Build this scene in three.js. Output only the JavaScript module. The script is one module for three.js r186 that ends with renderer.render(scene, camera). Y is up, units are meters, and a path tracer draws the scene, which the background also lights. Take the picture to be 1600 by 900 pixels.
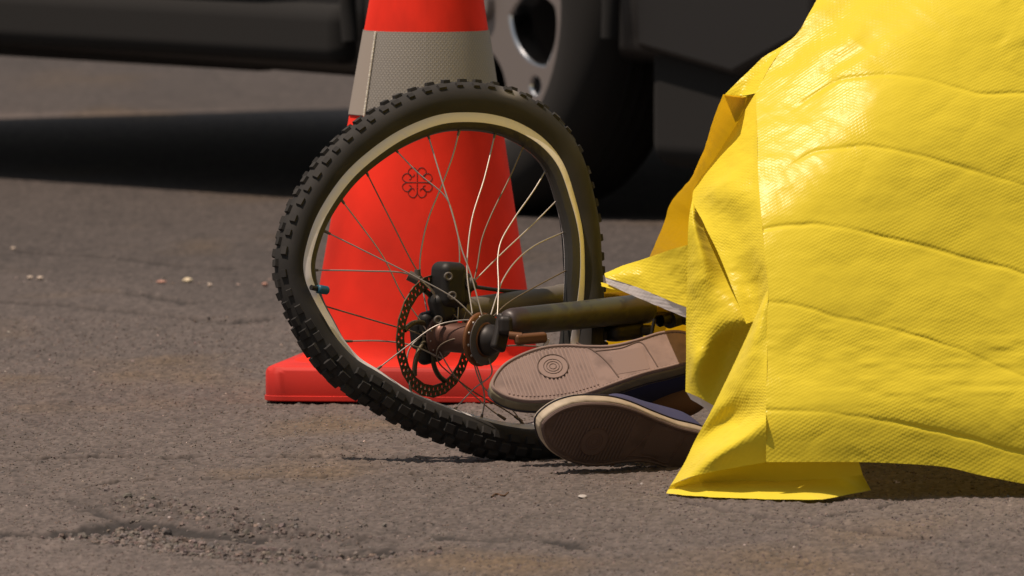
import * as THREE from 'three';
import { mergeGeometries, mergeVertices, toCreasedNormals } from 'three/addons/utils/BufferGeometryUtils.js';
import { RoundedBoxGeometry } from 'three/addons/geometries/RoundedBoxGeometry.js';

// ---------------------------------------------------------------- camera, sky, sun, exposure
const scene = new THREE.Scene();
const FOCAL = 34800, EYE = new THREE.Vector3(0, 1.75, 30), PITCH = 0.05074;
const camera = new THREE.PerspectiveCamera(2 * Math.atan(450 / FOCAL) * 180 / Math.PI, 16 / 9, 1, 3000);
camera.position.copy(EYE); camera.rotation.set(-PITCH, 0, 0);
camera.focus = 30.0; camera.userData.fStop = 21;
const sunDir = new THREE.Vector3(-0.40, 1, 0.14).normalize(), SKY = 0.56;
{ // hazy bright summer sky: pale at the horizon, grey blue overhead, a soft glow round the sun
  const w = 256, h = 128, d = new Float32Array(w * h * 4);
  for (let j = 0; j < h; j++) for (let i = 0; i < w; i++) {
    const el = ((j + 0.5) / h - 0.5) * Math.PI, az = ((i + 0.5) / w - 0.5) * 2 * Math.PI, dir = new THREE.Vector3(Math.cos(el) * Math.cos(az), Math.sin(el), Math.cos(el) * Math.sin(az));
    const up = Math.max(0, dir.y), k = Math.pow(1 - up, 2.2), glow = Math.pow(Math.max(0, dir.dot(sunDir)), 14) * 0.9 + Math.pow(Math.max(0, dir.dot(sunDir)), 3) * 0.12;
    for (let c = 0; c < 3; c++) d[(j * w + i) * 4 + c] = SKY * ([0.30, 0.335, 0.39][c] * (1 - k) + [0.62, 0.60, 0.575][c] * k + glow * [1, 0.95, 0.86][c]);
    d[(j * w + i) * 4 + 3] = 1;
  }
  const t = new THREE.DataTexture(d, w, h, THREE.RGBAFormat, THREE.FloatType); t.mapping = THREE.EquirectangularReflectionMapping; t.magFilter = THREE.LinearFilter; t.needsUpdate = true;
  scene.background = t; scene.environment = t;
}
const sun = new THREE.DirectionalLight(0xffe9d6, 4.1);
sun.position.copy(sunDir).multiplyScalar(40); sun.castShadow = true; sun.shadow.mapSize.set(4096, 4096);
Object.assign(sun.shadow.camera, { left: -6, right: 6, top: 9, bottom: -9, near: 1, far: 90 });
scene.add(sun, sun.target);
const renderer = new THREE.WebGLRenderer({ antialias: true });
renderer.setSize(1024, 576); renderer.shadowMap.enabled = true;
renderer.toneMapping = THREE.LinearToneMapping; renderer.toneMappingExposure = 1.0;

// ---------------------------------------------------------------- helpers
const V = (x, y, z) => new THREE.Vector3(x, y, z);
let seed = 7; const rnd = () => { seed = (seed * 1664525 + 1013904223) >>> 0; return seed / 4294967296; };
const sP = Math.sin(PITCH), cP = Math.cos(PITCH);
function ray(px, py) {                                   // direction of a picture point (picture is 1600 x 900)
  const a = px - 800, b = 450 - py;
  return V(a, b * cP - FOCAL * sP, -FOCAL * cP - b * sP);
}
const at = (px, py, z) => { const d = ray(px, py); return EYE.clone().addScaledVector(d, (z - EYE.z) / d.z); };
const onGround = (px, py, y = 0) => { const d = ray(px, py); return EYE.clone().addScaledVector(d, (y - EYE.y) / d.y); };
const hash = (i, j) => { let h = Math.imul(i, 374761393) + Math.imul(j, 668265263) | 0; h = Math.imul(h ^ (h >>> 13), 1274126177); return ((h ^ (h >>> 16)) >>> 0) / 4294967296; };
function noise(x, y) {
  const i = Math.floor(x), j = Math.floor(y), u = x - i, v = y - j, a = u * u * (3 - 2 * u), b = v * v * (3 - 2 * v);
  return (hash(i, j) * (1 - a) + hash(i + 1, j) * a) * (1 - b) + (hash(i, j + 1) * (1 - a) + hash(i + 1, j + 1) * a) * b - 0.5;
}
const fbm = (x, y, n = 4) => { let s = 0, a = 1; for (let k = 0; k < n; k++) { s += a * noise(x + 17 * k, y - 31 * k); x *= 2; y *= 2; a *= 0.5; } return s; };
const sstep = (a, b, x) => { const t = Math.min(1, Math.max(0, (x - a) / (b - a))); return t * t * (3 - 2 * t); };
const lerp = (a, b, t) => a + (b - a) * t;
function lut(pts) { return (x) => { if (x <= pts[0][0]) return pts[0][1]; for (let i = 1; i < pts.length; i++) if (x <= pts[i][0]) { const t = (x - pts[i - 1][0]) / (pts[i][0] - pts[i - 1][0]); return lerp(pts[i - 1][1], pts[i][1], t); } return pts[pts.length - 1][1]; }; }
function slut(pts) {                                      // smooth version (Catmull-Rom in value)
  return (x) => {
    if (x <= pts[0][0]) return pts[0][1]; const n = pts.length; if (x >= pts[n - 1][0]) return pts[n - 1][1];
    let i = 1; while (x > pts[i][0]) i++;
    const [x0, y0] = pts[Math.max(0, i - 2)], [x1, y1] = pts[i - 1], [x2, y2] = pts[i], [x3, y3] = pts[Math.min(n - 1, i + 1)];
    const h = x2 - x1, t = (x - x1) / h, m1 = (y2 - y0) / (x2 - x0) * h, m2 = (y3 - y1) / (x3 - x1) * h, t2 = t * t, t3 = t2 * t;
    return (2 * t3 - 3 * t2 + 1) * y1 + (t3 - 2 * t2 + t) * m1 + (-2 * t3 + 3 * t2) * y2 + (t3 - t2) * m2;
  };
}
const used = {};
const numbered = (n) => { const k = used[n] = (used[n] ?? -1) + 1; return k ? `${n}_${String(k).padStart(3, '0')}` : n; };
const shade = (o) => { o.castShadow = o.receiveShadow = true; return o; };
function mesh(name, geo, mat, parent) { const m = shade(new THREE.Mesh(geo, mat)); m.name = name; parent.add(m); return m; }
function thing(name, label, category, pos = V(0, 0, 0), group) {
  const g = new THREE.Group(); g.name = numbered(name); g.position.copy(pos); scene.add(g); g.userData = { label, category };
  if (group) g.userData.group = group; return g;
}
// parts of traced things are built in world space and then re-based onto the group
function settle(group) { group.updateMatrixWorld(true); const inv = group.matrixWorld.clone().invert(); return (geo) => geo.applyMatrix4(inv); }
const clean = (g) => { for (const k of Object.keys(g.attributes)) if (!['position', 'normal', 'uv', 'color'].includes(k)) g.deleteAttribute(k); return g.index ? g.toNonIndexed() : g; };
const merge = (list) => mergeGeometries(list.map((g) => { g = clean(g); g.deleteAttribute('uv'); g.deleteAttribute('color'); return g; }));
const std = (r, g, b, roughness = 0.8, metalness = 0, extra = {}) => {
  const Phys = Object.keys(extra).some((k) => /clearcoat|transmission|sheen|thickness|specular/.test(k));
  const m = new (Phys ? THREE.MeshPhysicalMaterial : THREE.MeshStandardMaterial)({ roughness, metalness, side: THREE.DoubleSide, ...extra });
  m.color.setRGB(r, g, b); return m;
};
function grain(size, repeat, lo, hi, octave = 4, seedOff = 0, stretch = 1) {   // grey noise texture, lo..hi linear multiplier
  const d = new Uint8Array(size * size * 4);
  for (let j = 0; j < size; j++) for (let i = 0; i < size; i++) {
    const w = (x, y) => fbm(x * stretch + seedOff, y + seedOff, octave);
    const u = i / size, v = j / size, k = 8;
    const a = w(u * k, v * k) * (1 - u) * (1 - v) + w((u - 1) * k, v * k) * u * (1 - v) + w(u * k, (v - 1) * k) * (1 - u) * v + w((u - 1) * k, (v - 1) * k) * u * v;
    const c = 255 * Math.min(1, Math.max(0, lerp(lo, hi, a + 0.5)));
    d.set([c, c, c, 255], (j * size + i) * 4);
  }
  const t = new THREE.DataTexture(d, size, size); t.wrapS = t.wrapT = THREE.RepeatWrapping; t.magFilter = THREE.LinearFilter; t.minFilter = THREE.LinearMipmapLinearFilter;
  t.generateMipmaps = true; t.repeat.set(repeat, repeat); t.needsUpdate = true; return t;
}
function tube(pts, r, seg = 6, closed = false, along = 0) {
  const c = new THREE.CatmullRomCurve3(pts, closed, 'centripetal');
  return new THREE.TubeGeometry(c, along || Math.max(6, pts.length * 6), r, seg, closed);
}
function cyl(a, b, ra, rb, seg = 24, caps = true) {       // cylinder from a to b
  const d = b.clone().sub(a), g = new THREE.CylinderGeometry(rb, ra, d.length(), seg, 1, !caps);
  g.applyQuaternion(new THREE.Quaternion().setFromUnitVectors(V(0, 1, 0), d.clone().normalize()));
  return g.translate(...a.clone().add(b).multiplyScalar(0.5).toArray());
}
function lathe(a, b, prof, seg = 32) {                    // profile of [distance along a->b in metres, radius]
  const d = b.clone().sub(a).normalize();
  const g = new THREE.LatheGeometry(prof.map(([s, r]) => new THREE.Vector2(r, s)), seg);
  g.applyQuaternion(new THREE.Quaternion().setFromUnitVectors(V(0, 1, 0), d));
  return g.translate(a.x, a.y, a.z);
}
const basis = (x, y, z, o) => new THREE.Matrix4().makeBasis(x, y, z).setPosition(o);

// ---------------------------------------------------------------- ground: one sheet of worn asphalt, with cracks and a shallow pothole
const toG = (l) => l.map(([x, y]) => { const p = onGround(x, y); return [p.x, p.z]; });
const CRACKS = [
  { l: [[-40, 717], [90, 715], [160, 713], [250, 715], [330, 713], [430, 712], [520, 713], [570, 712], [640, 712]], w: 0.013, d: 0.011, solid: 1 },
  { l: [[120, 760], [170, 752], [230, 748], [330, 746], [420, 745], [500, 743], [580, 743], [700, 741]], w: 0.011, d: 0.008 },
  { l: [[0, 760], [50, 772], [110, 778], [150, 800], [200, 815]], w: 0.018, d: 0.006 },
  { l: [[1060, 783], [1110, 791], [1160, 800], [1230, 808], [1290, 820], [1350, 830], [1430, 842], [1500, 846], [1620, 858]], w: 0.016, d: 0.012 },
  { l: [[1290, 805], [1340, 796], [1400, 788]], w: 0.012, d: 0.006 },
  { l: [[-30, 468], [60, 474], [120, 478], [170, 484], [230, 490], [300, 497], [360, 506], [420, 498]], w: 0.022, d: 0.010 },
  { l: [[150, 455], [220, 459], [260, 466], [300, 474]], w: 0.02, d: 0.008 },
  { l: [[40, 394], [110, 397], [190, 402], [270, 413], [360, 418]], w: 0.022, d: 0.008 },
  { l: [[700, 838], [760, 842], [830, 838], [900, 852]], w: 0.03, d: 0.005 },
  { l: [[-40, 831], [0, 832], [60, 834], [130, 827], [200, 814], [255, 820], [330, 833], [400, 842]], w: 0.030, d: 0.005, solid: 1 },  // back lip of the pothole: worn dark, with its shade painted in
  { l: [[60, 836], [130, 843], [230, 853], [330, 867], [400, 876], [500, 868], [600, 858]], w: 0.018, d: 0.004, solid: 1 },
  { l: [[440, 872], [520, 890], [560, 896]], w: 0.02, d: 0.008 },
].map((c) => ({ ...c, g: toG(c.l) }));
const HOLE = toG([[-30, 832], [60, 833], [130, 826], [200, 814], [255, 822], [300, 838], [360, 846], [430, 856], [520, 862], [600, 858], [690, 856], [690, 862], [560, 872], [480, 876], [400, 877], [330, 868], [230, 852], [140, 842], [50, 838], [-30, 837]]);
const RIM2 = toG([[200, 782], [260, 794], [330, 806], [390, 822], [450, 830], [560, 842]]);
function segDist(px, pz, g, kz) { let best = 1e9; for (let i = 1; i < g.length; i++) { const [ax, az] = g[i - 1], [bx, bz] = g[i]; const dx = bx - ax, dz = (bz - az) * kz, ex = px - ax, ez = (pz - az) * kz; const t = Math.min(1, Math.max(0, (ex * dx + ez * dz) / (dx * dx + dz * dz + 1e-12))); const d = Math.hypot(ex - t * dx, ez - t * dz); if (d < best) best = d; } return best; }
function inPoly(x, z, g) { let c = false; for (let i = 0, j = g.length - 1; i < g.length; j = i++) { const [xi, zi] = g[i], [xj, zj] = g[j]; if ((zi > z) !== (zj > z) && x < (xj - xi) * (z - zi) / (zj - zi) + xi) c = !c; } return c; }
const boxOf = (g, m) => [Math.min(...g.map((p) => p[0])) - m, Math.max(...g.map((p) => p[0])) + m, Math.min(...g.map((p) => p[1])) - m, Math.max(...g.map((p) => p[1])) + m];
for (const c of CRACKS) c.b = boxOf(c.g, 0.2);
const HB = boxOf(HOLE, 0.3), RB = boxOf(RIM2, 0.4);
const out = [0, 0];                                        // height, tint
function groundAt(x, z) {
  const far = sstep(-2, -6, z);
  const st = noise(x * 150, z * 62) + 0.7 * noise(x * 290 + 5, z * 110);
  let h = 0.0027 * Math.max(-0.25, st) * (1 - 0.6 * far) + 0.004 * fbm(x * 22, z * 12, 3) * (1 - far) + 0.006 * fbm(x * 2.2, z * 1.1, 2) * (1 - far);
  let c = 1 + 0.55 * st + 0.5 * noise(x * 250 + 91, z * 75) + 0.22 * fbm(x * 3.1 + 40, z * 0.9, 4) + 0.16 * noise(x * 30, z * 9);
  const speck = noise(x * 310 + 11, z * 190 + 3); if (speck > 0.40) c += 1.1 * (speck - 0.40) * 10;
  if (speck < -0.42) c -= 0.45;
  let warm = 0;
  const toneZ = z + 0.35 * x + 0.25 * noise(x * 2, z * 0.7);           // darker strip well behind the car; shade painted in under and before it
  c *= 1 - 0.52 * sstep(-10.9, -11.3, toneZ) - 0.45 * sstep(-1.5, -5.6, toneZ + 0.8 * fbm(x * 1.3, z * 0.5, 3)) * sstep(-10.2, -9.4, toneZ);
  for (const k of CRACKS) if (x > k.b[0] && x < k.b[1] && z > k.b[2] && z < k.b[3]) {
    const j = 0.022 * noise(x * 40, z * 20) + 0.012 * noise(x * 120, z * 60);
    const on = (k.solid ? 0.35 : 0) + 0.78 + 1.1 * noise(x * 11 + k.w * 900, 3) + 0.6 * noise(x * 45, z * 12);
    const d = segDist(x + 0.01 * noise(x * 90, z * 50), z + j * 2.2, k.g, 0.42);
    const m = Math.max(0, Math.min(1, on)) * Math.exp(-((d / (k.w * 0.6)) ** 4));
    h -= k.d * m; c *= 1 - (k.solid ? 0.9 : 0.82) * m;
    const lip = Math.exp(-(((d - k.w * 2) / (k.w * 1.6)) ** 2)); h += 0.0018 * lip * noise(x * 60, z * 30);
  }
  if (x > HB[0] && x < HB[1] && z > HB[2] && z < HB[3]) {
    const jx = x + 0.02 * noise(x * 50, z * 25) + 0.01 * noise(x * 130, z * 60), jz = z + 0.07 * noise(x * 45 + 9, z * 20) + 0.03 * noise(x * 140, z * 50);
    const d = segDist(jx, jz, HOLE, 0.4) * (inPoly(jx, jz, HOLE) ? 1 : -1), inside = sstep(-0.018, 0.028, d);
    const rag = noise(x * 95, z * 55) + 0.6 * noise(x * 200, z * 120);
    h += inside * (-0.008 + 0.005 * rag); c += inside * (0.12 + 0.7 * noise(x * 120 + 2, z * 70));
    const edge = Math.exp(-((d / 0.012) ** 2)); c *= 1 - 0.4 * edge * (0.6 + noise(x * 60, z * 30));
  }
  if (x > RB[0] && x < RB[1] && z > RB[2] && z < RB[3]) {
    const d = segDist(x, z + 0.12 * noise(x * 30, z * 12), RIM2, 0.35), m = Math.exp(-((d / 0.06) ** 2));
    h += m * 0.010 * (noise(x * 80, z * 45) + 0.5 * noise(x * 160, z * 90)); c *= 1 - 0.28 * m * (0.7 + noise(x * 70, z * 30));
  }
  warm = 0.5 * Math.max(0, fbm(x * 4 + 70, z * 1.3 + 5, 3) - 0.22);
  out[0] = h; out[1] = Math.max(0.25, c); out[2] = warm;
}
{
  const xs = [], zs = [];
  for (const x of [-400, -120, -40, -14, -6, -3.4]) xs.push(x);
  for (let x = -2.6; x < -1.09; x += 0.02) xs.push(x);
  for (let i = 0; i <= 880; i++) xs.push(-1.08 + 2.16 * i / 880);
  for (let x = 1.10; x < 2.61; x += 0.02) xs.push(x);
  for (const x of [3.4, 6, 14, 40, 120, 400]) xs.push(x);
  for (const z of [-2000, -600, -200, -80, -40, -25, -19]) zs.push(z);
  for (let z = -15; z < -2.5; z += 0.030) zs.push(z);
  for (let z = -2.5; z < 2.85; z += 0.0085) zs.push(z);
  for (let z = 2.88; z < 4.6; z += 0.03) zs.push(z);
  for (const z of [5.2, 8, 16, 40, 120, 400]) zs.push(z);
  const nx = xs.length, nz = zs.length, pos = new Float32Array(nx * nz * 3), col = new Float32Array(nx * nz * 3), idx = new Uint32Array((nx - 1) * (nz - 1) * 6);
  let k = 0;
  for (const z of zs) for (const x of xs) {
    const inside = Math.abs(x) < 2.65 && z > -15.5 && z < 4.65;
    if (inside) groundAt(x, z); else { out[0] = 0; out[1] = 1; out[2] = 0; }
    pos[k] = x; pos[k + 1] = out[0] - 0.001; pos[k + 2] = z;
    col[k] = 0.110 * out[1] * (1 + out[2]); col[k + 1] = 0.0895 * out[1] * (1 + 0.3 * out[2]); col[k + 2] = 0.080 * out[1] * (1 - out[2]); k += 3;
  }
  k = 0;
  for (let j = 0; j < nz - 1; j++) for (let i = 0; i < nx - 1; i++) { const a = j * nx + i, b = a + nx; idx.set([a, b, a + 1, a + 1, b, b + 1], k); k += 6; }
  const g = new THREE.BufferGeometry();
  g.setAttribute('position', new THREE.BufferAttribute(pos, 3)); g.setAttribute('color', new THREE.BufferAttribute(col, 3)); g.setIndex(new THREE.BufferAttribute(idx, 1));
  g.computeVertexNormals();
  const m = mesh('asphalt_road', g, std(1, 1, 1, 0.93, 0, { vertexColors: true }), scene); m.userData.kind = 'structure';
}

// loose aggregate: stones standing out of the worn surface, and broken gravel lying in the pothole
{
  const geos = [new THREE.IcosahedronGeometry(1, 0), new THREE.DodecahedronGeometry(1, 0), new THREE.OctahedronGeometry(1, 1)];
  geos.forEach((g, n) => { const p = g.attributes.position; for (let i = 0; i < p.count; i++) { const k = 1 + 0.5 * noise(p.getX(i) * 2.1 + n * 9, p.getY(i) * 2.1 + p.getZ(i) * 1.7); p.setXYZ(i, p.getX(i) * k, p.getY(i) * k * 0.8, p.getZ(i) * k); } g.computeVertexNormals(); });
  const mat = std(1, 1, 1, 0.85), M4 = new THREE.Matrix4(), Q = new THREE.Quaternion(), E = new THREE.Euler(), col = new THREE.Color();
  function scatter(name, label, geo, n, pick, size, tone) {
    const im = shade(new THREE.InstancedMesh(geo, mat, n)); im.name = name; let k = 0;
    while (k < n) {
      const [x, z, big] = pick(); groundAt(x, z); if (name === 'asphalt_stones' && out[1] < 0.72) { k++; im.setMatrixAt(k - 1, M4.makeScale(1e-4, 1e-4, 1e-4)); im.setColorAt(k - 1, col.setRGB(0.1, 0.1, 0.1)); continue; } const r = size(big), y = out[0] - 0.001;
      Q.setFromEuler(E.set(rnd() * 6.3, rnd() * 6.3, rnd() * 6.3)); M4.compose(V(x, y + r * (name === 'asphalt_stones' ? -0.15 : 0.15), z), Q, V(r * (0.8 + 0.6 * rnd()), r * (0.7 + 0.4 * rnd()), r * (0.8 + 0.6 * rnd())));
      im.setMatrixAt(k, M4); const t = tone(out[1]); im.setColorAt(k, col.setRGB(0.112 * t * (1 + 0.25 * (rnd() - 0.5)), 0.091 * t, 0.081 * t * (1 + 0.2 * (rnd() - 0.5)))); k++;
    }
    im.userData = { label, category: 'gravel', kind: 'stuff' }; scene.add(im);
  }
  const tone = () => { const q = rnd(); return q > 0.993 ? 3.5 + 2 * rnd() : q > 0.96 ? 1.6 + 0.5 * rnd() : q < 0.05 ? 0.7 : 1.0 + 0.7 * rnd() ** 2; };
  scatter('asphalt_stones', 'fine stones standing out of the worn asphalt surface', geos[0], 64000, () => { const z = 2.8 - 6.4 * Math.pow(rnd(), 1.15); return [-0.95 + 1.9 * rnd(), z, 0]; }, () => 0.0009 + 0.0016 * rnd() ** 2, tone);
  const inHole = () => { for (;;) { const x = lerp(HB[0], HB[1], rnd()), z = lerp(HB[2], HB[3], rnd()); if (inPoly(x, z, HOLE)) return [x, z, rnd() ** 3]; } };
  const onRim = () => { const i = Math.floor(rnd() * (RIM2.length - 1)), t = rnd(); return [lerp(RIM2[i][0], RIM2[i + 1][0], t) + 0.06 * (rnd() + rnd() - 1), lerp(RIM2[i][1], RIM2[i + 1][1], t) + 0.30 * (rnd() + rnd() - 1), rnd() ** 3]; };
  const band = () => { const g = onGround(-20 + 460 * rnd(), 440 + 9 * (rnd() + rnd() - 1)); return [g.x, g.z, rnd() ** 4]; };
  scatter('road_crumbs', 'thin scatter of pale and reddish crumbs across the road left of the wheel', geos[1], 80, band, (b) => 0.0010 + 0.0024 * b, () => 1.1 + 2 * rnd());
  scatter('pothole_gravel', 'broken gravel lying in the shallow pothole at lower left', geos[1], 2000, () => rnd() < 0.74 ? inHole() : onRim(), (b) => 0.0013 + 0.0034 * b + 0.001 * rnd(), () => { const q = rnd(); return q > 0.97 ? 3.0 : 0.9 + 0.9 * rnd(); });
}

// ---------------------------------------------------------------- the parked car behind
{
  const foot = onGround(744, 335);
  const car = thing('parked_car', 'dark grey car with silver alloy wheels parked behind the traffic cone', 'car', foot);
  const yaw = 55 * Math.PI / 180; car.rotation.y = -yaw;
  const paint = std(0.009, 0.0085, 0.0082, 0.55, 0.0, { clearcoat: 0.25, clearcoatRoughness: 0.25 }), plastic = std(0.009, 0.009, 0.009, 0.95), black = std(0.004, 0.004, 0.004, 0.9);
  const rubber = std(0.009, 0.0085, 0.008, 0.9), alloy = std(0.24, 0.215, 0.205, 0.5, 0.3), bright = std(0.75, 0.76, 0.78, 0.16, 1.0), brick = std(0.02, 0.018, 0.017, 0.7, 0.3);
  const glass = std(0.02, 0.022, 0.024, 0.08, 0.0);
  const R = 0.352, L0 = 0.88, WB = 2.60, ROOF = [[0.52, 0.98], [-0.05, 1.06], [-0.85, 1.44], [-2.0, 1.48], [-3.05, 1.12], [-3.45, 1.05]];
  // side outline of the lower body with the two wheel arches
  const arch = (s, cx, r, from, to) => { for (let i = 0; i <= 18; i++) { const a = lerp(from, to, i / 18); s.lineTo(cx + r * Math.cos(a), R + r * Math.sin(a)); } };
  const side = new THREE.Shape();
  side.moveTo(-3.55, 0.42); side.lineTo(-3.5, 0.30); side.lineTo(-WB - 0.40, 0.25);
  arch(side, -WB, 0.375, Math.PI + 0.24, -0.24 + 0); side.lineTo(-0.345, 0.245); arch(side, 0.02, 0.372, Math.PI + 0.24, -0.15);
  side.lineTo(0.70, 0.30); side.lineTo(L0 - 0.02, 0.36); side.lineTo(L0, 0.62); side.lineTo(0.66, 0.86); side.lineTo(-0.05, 1.0); side.lineTo(-3.2, 1.02); side.lineTo(-3.58, 0.9); side.lineTo(-3.55, 0.42);
  const bodyGeo = new THREE.ExtrudeGeometry(side, { depth: 1.90, bevelEnabled: true, bevelThickness: 0.06, bevelSize: 0.035, bevelSegments: 5, curveSegments: 20 }).translate(0, 0, -1.98);
  mesh('body', toCreasedNormals(bodyGeo, 0.6), paint, car);
  const cabin = new THREE.Shape(); cabin.moveTo(-0.05, 0.98); cabin.lineTo(-0.9, 1.42); cabin.lineTo(-2.2, 1.46); cabin.lineTo(-3.15, 1.0); cabin.lineTo(-0.05, 0.98);
  mesh('cabin', new THREE.ExtrudeGeometry(cabin, { depth: 1.58, bevelEnabled: true, bevelThickness: 0.1, bevelSize: 0.04, bevelSegments: 4 }).translate(0, 0, -1.81), paint, car);
  const win = new THREE.Shape(); win.moveTo(-0.3, 1.04); win.lineTo(-0.95, 1.36); win.lineTo(-2.1, 1.4); win.lineTo(-2.75, 1.06); win.lineTo(-0.3, 1.04);
  for (const z of [-0.128, -1.912]) mesh('side_window', new THREE.ExtrudeGeometry(win, { depth: 0.012, bevelEnabled: false }).translate(0, 0, z - 0.006), glass, car);
  // door: panel a little proud of the side, with the pressed crease near its foot
  const door = mesh('door', new RoundedBoxGeometry(1.06, 0.60, 0.03, 3, 0.012).translate(-1.08, 0.70, -0.005), paint, car);
  mesh('door_crease', tube([V(-1.58, 0.405, 0.004), V(-1.2, 0.40, 0.010), V(-0.75, 0.395, 0.010), V(-0.60, 0.40, 0.006), V(-0.57, 0.43, 0.004)], 0.022, 8), paint, door);
  mesh('door_handle', new RoundedBoxGeometry(0.2, 0.03, 0.04, 2, 0.012).translate(-1.42, 0.9, 0.03), paint, door);
  mesh('side_sill', new RoundedBoxGeometry(1.76, 0.1, 0.08, 3, 0.03).translate(-1.26, 0.285, -0.02), plastic, car);
  mesh('sill_lip', new RoundedBoxGeometry(1.2, 0.045, 0.06, 3, 0.02).translate(-1.35, 0.232, -0.10), plastic, car);
  const arcPts = []; for (let i = 0; i <= 24; i++) { const a = lerp(Math.PI + 0.2, -0.12, i / 24); arcPts.push(V(0.02 + 0.38 * Math.cos(a), R + 0.385 * Math.sin(a), 0.010)); }
  mesh('arch_trim', tube(arcPts, 0.014, 8, false, 60), plastic, car);
  const bs = new THREE.Shape(); bs.moveTo(0.46, 0.30); bs.lineTo(0.72, 0.265); bs.lineTo(0.93, 0.34); bs.lineTo(0.95, 0.6); bs.lineTo(0.86, 0.63); bs.lineTo(0.44, 0.62); bs.lineTo(0.46, 0.30);
  mesh('front_bumper', new THREE.ExtrudeGeometry(bs, { depth: 1.90, bevelEnabled: true, bevelThickness: 0.07, bevelSize: 0.02, bevelSegments: 5 }).translate(0, 0, -1.975), paint, car);
  mesh('air_dam', new RoundedBoxGeometry(0.34, 0.22, 1.94, 3, 0.04).translate(0.61, 0.205, -1.0), plastic, car);
  mesh('underbody', new RoundedBoxGeometry(4.0, 0.06, 1.69, 2, 0.02).translate(-1.4, 0.28, -1.02), black, car);
  mesh('arch_liner', new THREE.BoxGeometry(0.02, 0.5, 0.3).translate(0.46, 0.56, -0.2), black, car);
  // wheel: tyre and five-spoke disc, facing local +z
  function wheel(x, z, flip) {
    const w = new THREE.Group(); w.name = 'wheel'; w.position.set(x, R, z); if (flip) w.rotation.y = Math.PI; car.add(w);
    const prof = [[-0.075, 0.232], [-0.012, 0.236], [0.006, 0.252], [0.010, 0.285], [0.004, 0.318], [-0.018, 0.342], [-0.05, R], [-0.15, R], [-0.185, 0.342], [-0.205, 0.318], [-0.21, 0.285], [-0.2, 0.25], [-0.185, 0.232]];
    const ty = new THREE.LatheGeometry(prof.map(([s, r]) => new THREE.Vector2(r, s)), 72).rotateX(Math.PI / 2); mesh('tyre', ty, rubber, w);
    const gr = []; for (const s of [-0.075, -0.1, -0.125]) gr.push(new THREE.TorusGeometry(R - 0.001, 0.004, 5, 72).translate(0, 0, s)); mesh('tread_groove', merge(gr), black, w);
    const disc = new THREE.Shape(); disc.absarc(0, 0, 0.234, 0, Math.PI * 2);
    for (let i = 0; i < 5; i++) {
      const c = -0.26 + i * Math.PI * 2 / 5, h = new THREE.Path(), P = (r, a) => [r * Math.cos(c + a), r * Math.sin(c + a)];
      h.moveTo(...P(0.075, 0)); h.bezierCurveTo(...P(0.10, 0.48), ...P(0.16, 0.48), ...P(0.205, 0.26)); h.bezierCurveTo(...P(0.222, 0.12), ...P(0.222, -0.12), ...P(0.205, -0.26)); h.bezierCurveTo(...P(0.16, -0.46), ...P(0.10, -0.46), ...P(0.075, 0)); disc.holes.push(h);
      const o = new THREE.Path(); o.absarc(...P(0.200, -0.47), 0.018, 0, Math.PI * 2, true); disc.holes.push(o);
    }
    const dg = new THREE.ExtrudeGeometry(disc, { depth: 0.035, bevelEnabled: true, bevelThickness: 0.008, bevelSize: 0.005, bevelSegments: 3, curveSegments: 18 }).translate(0, 0, -0.058);
    mesh('rim', dg, [alloy, bright], w);
    mesh('barrel', new THREE.LatheGeometry([[-0.02, 0.234], [-0.05, 0.226], [-0.11, 0.215], [-0.19, 0.226]].map(([s, r]) => new THREE.Vector2(r, s)), 64).rotateX(Math.PI / 2), bright, w);
    mesh('brake_disc', new THREE.CylinderGeometry(0.15, 0.15, 0.02, 48).rotateX(Math.PI / 2).translate(0, 0, -0.13), brick, w);
    mesh('hub_cap', new THREE.CylinderGeometry(0.03, 0.034, 0.02, 24).rotateX(Math.PI / 2).translate(0, 0, -0.012), alloy, w);
    return w;
  }
  wheel(0, 0, false); wheel(-WB, 0, false); wheel(0, -2.02, true); wheel(-WB, -2.02, true);
}

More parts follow.
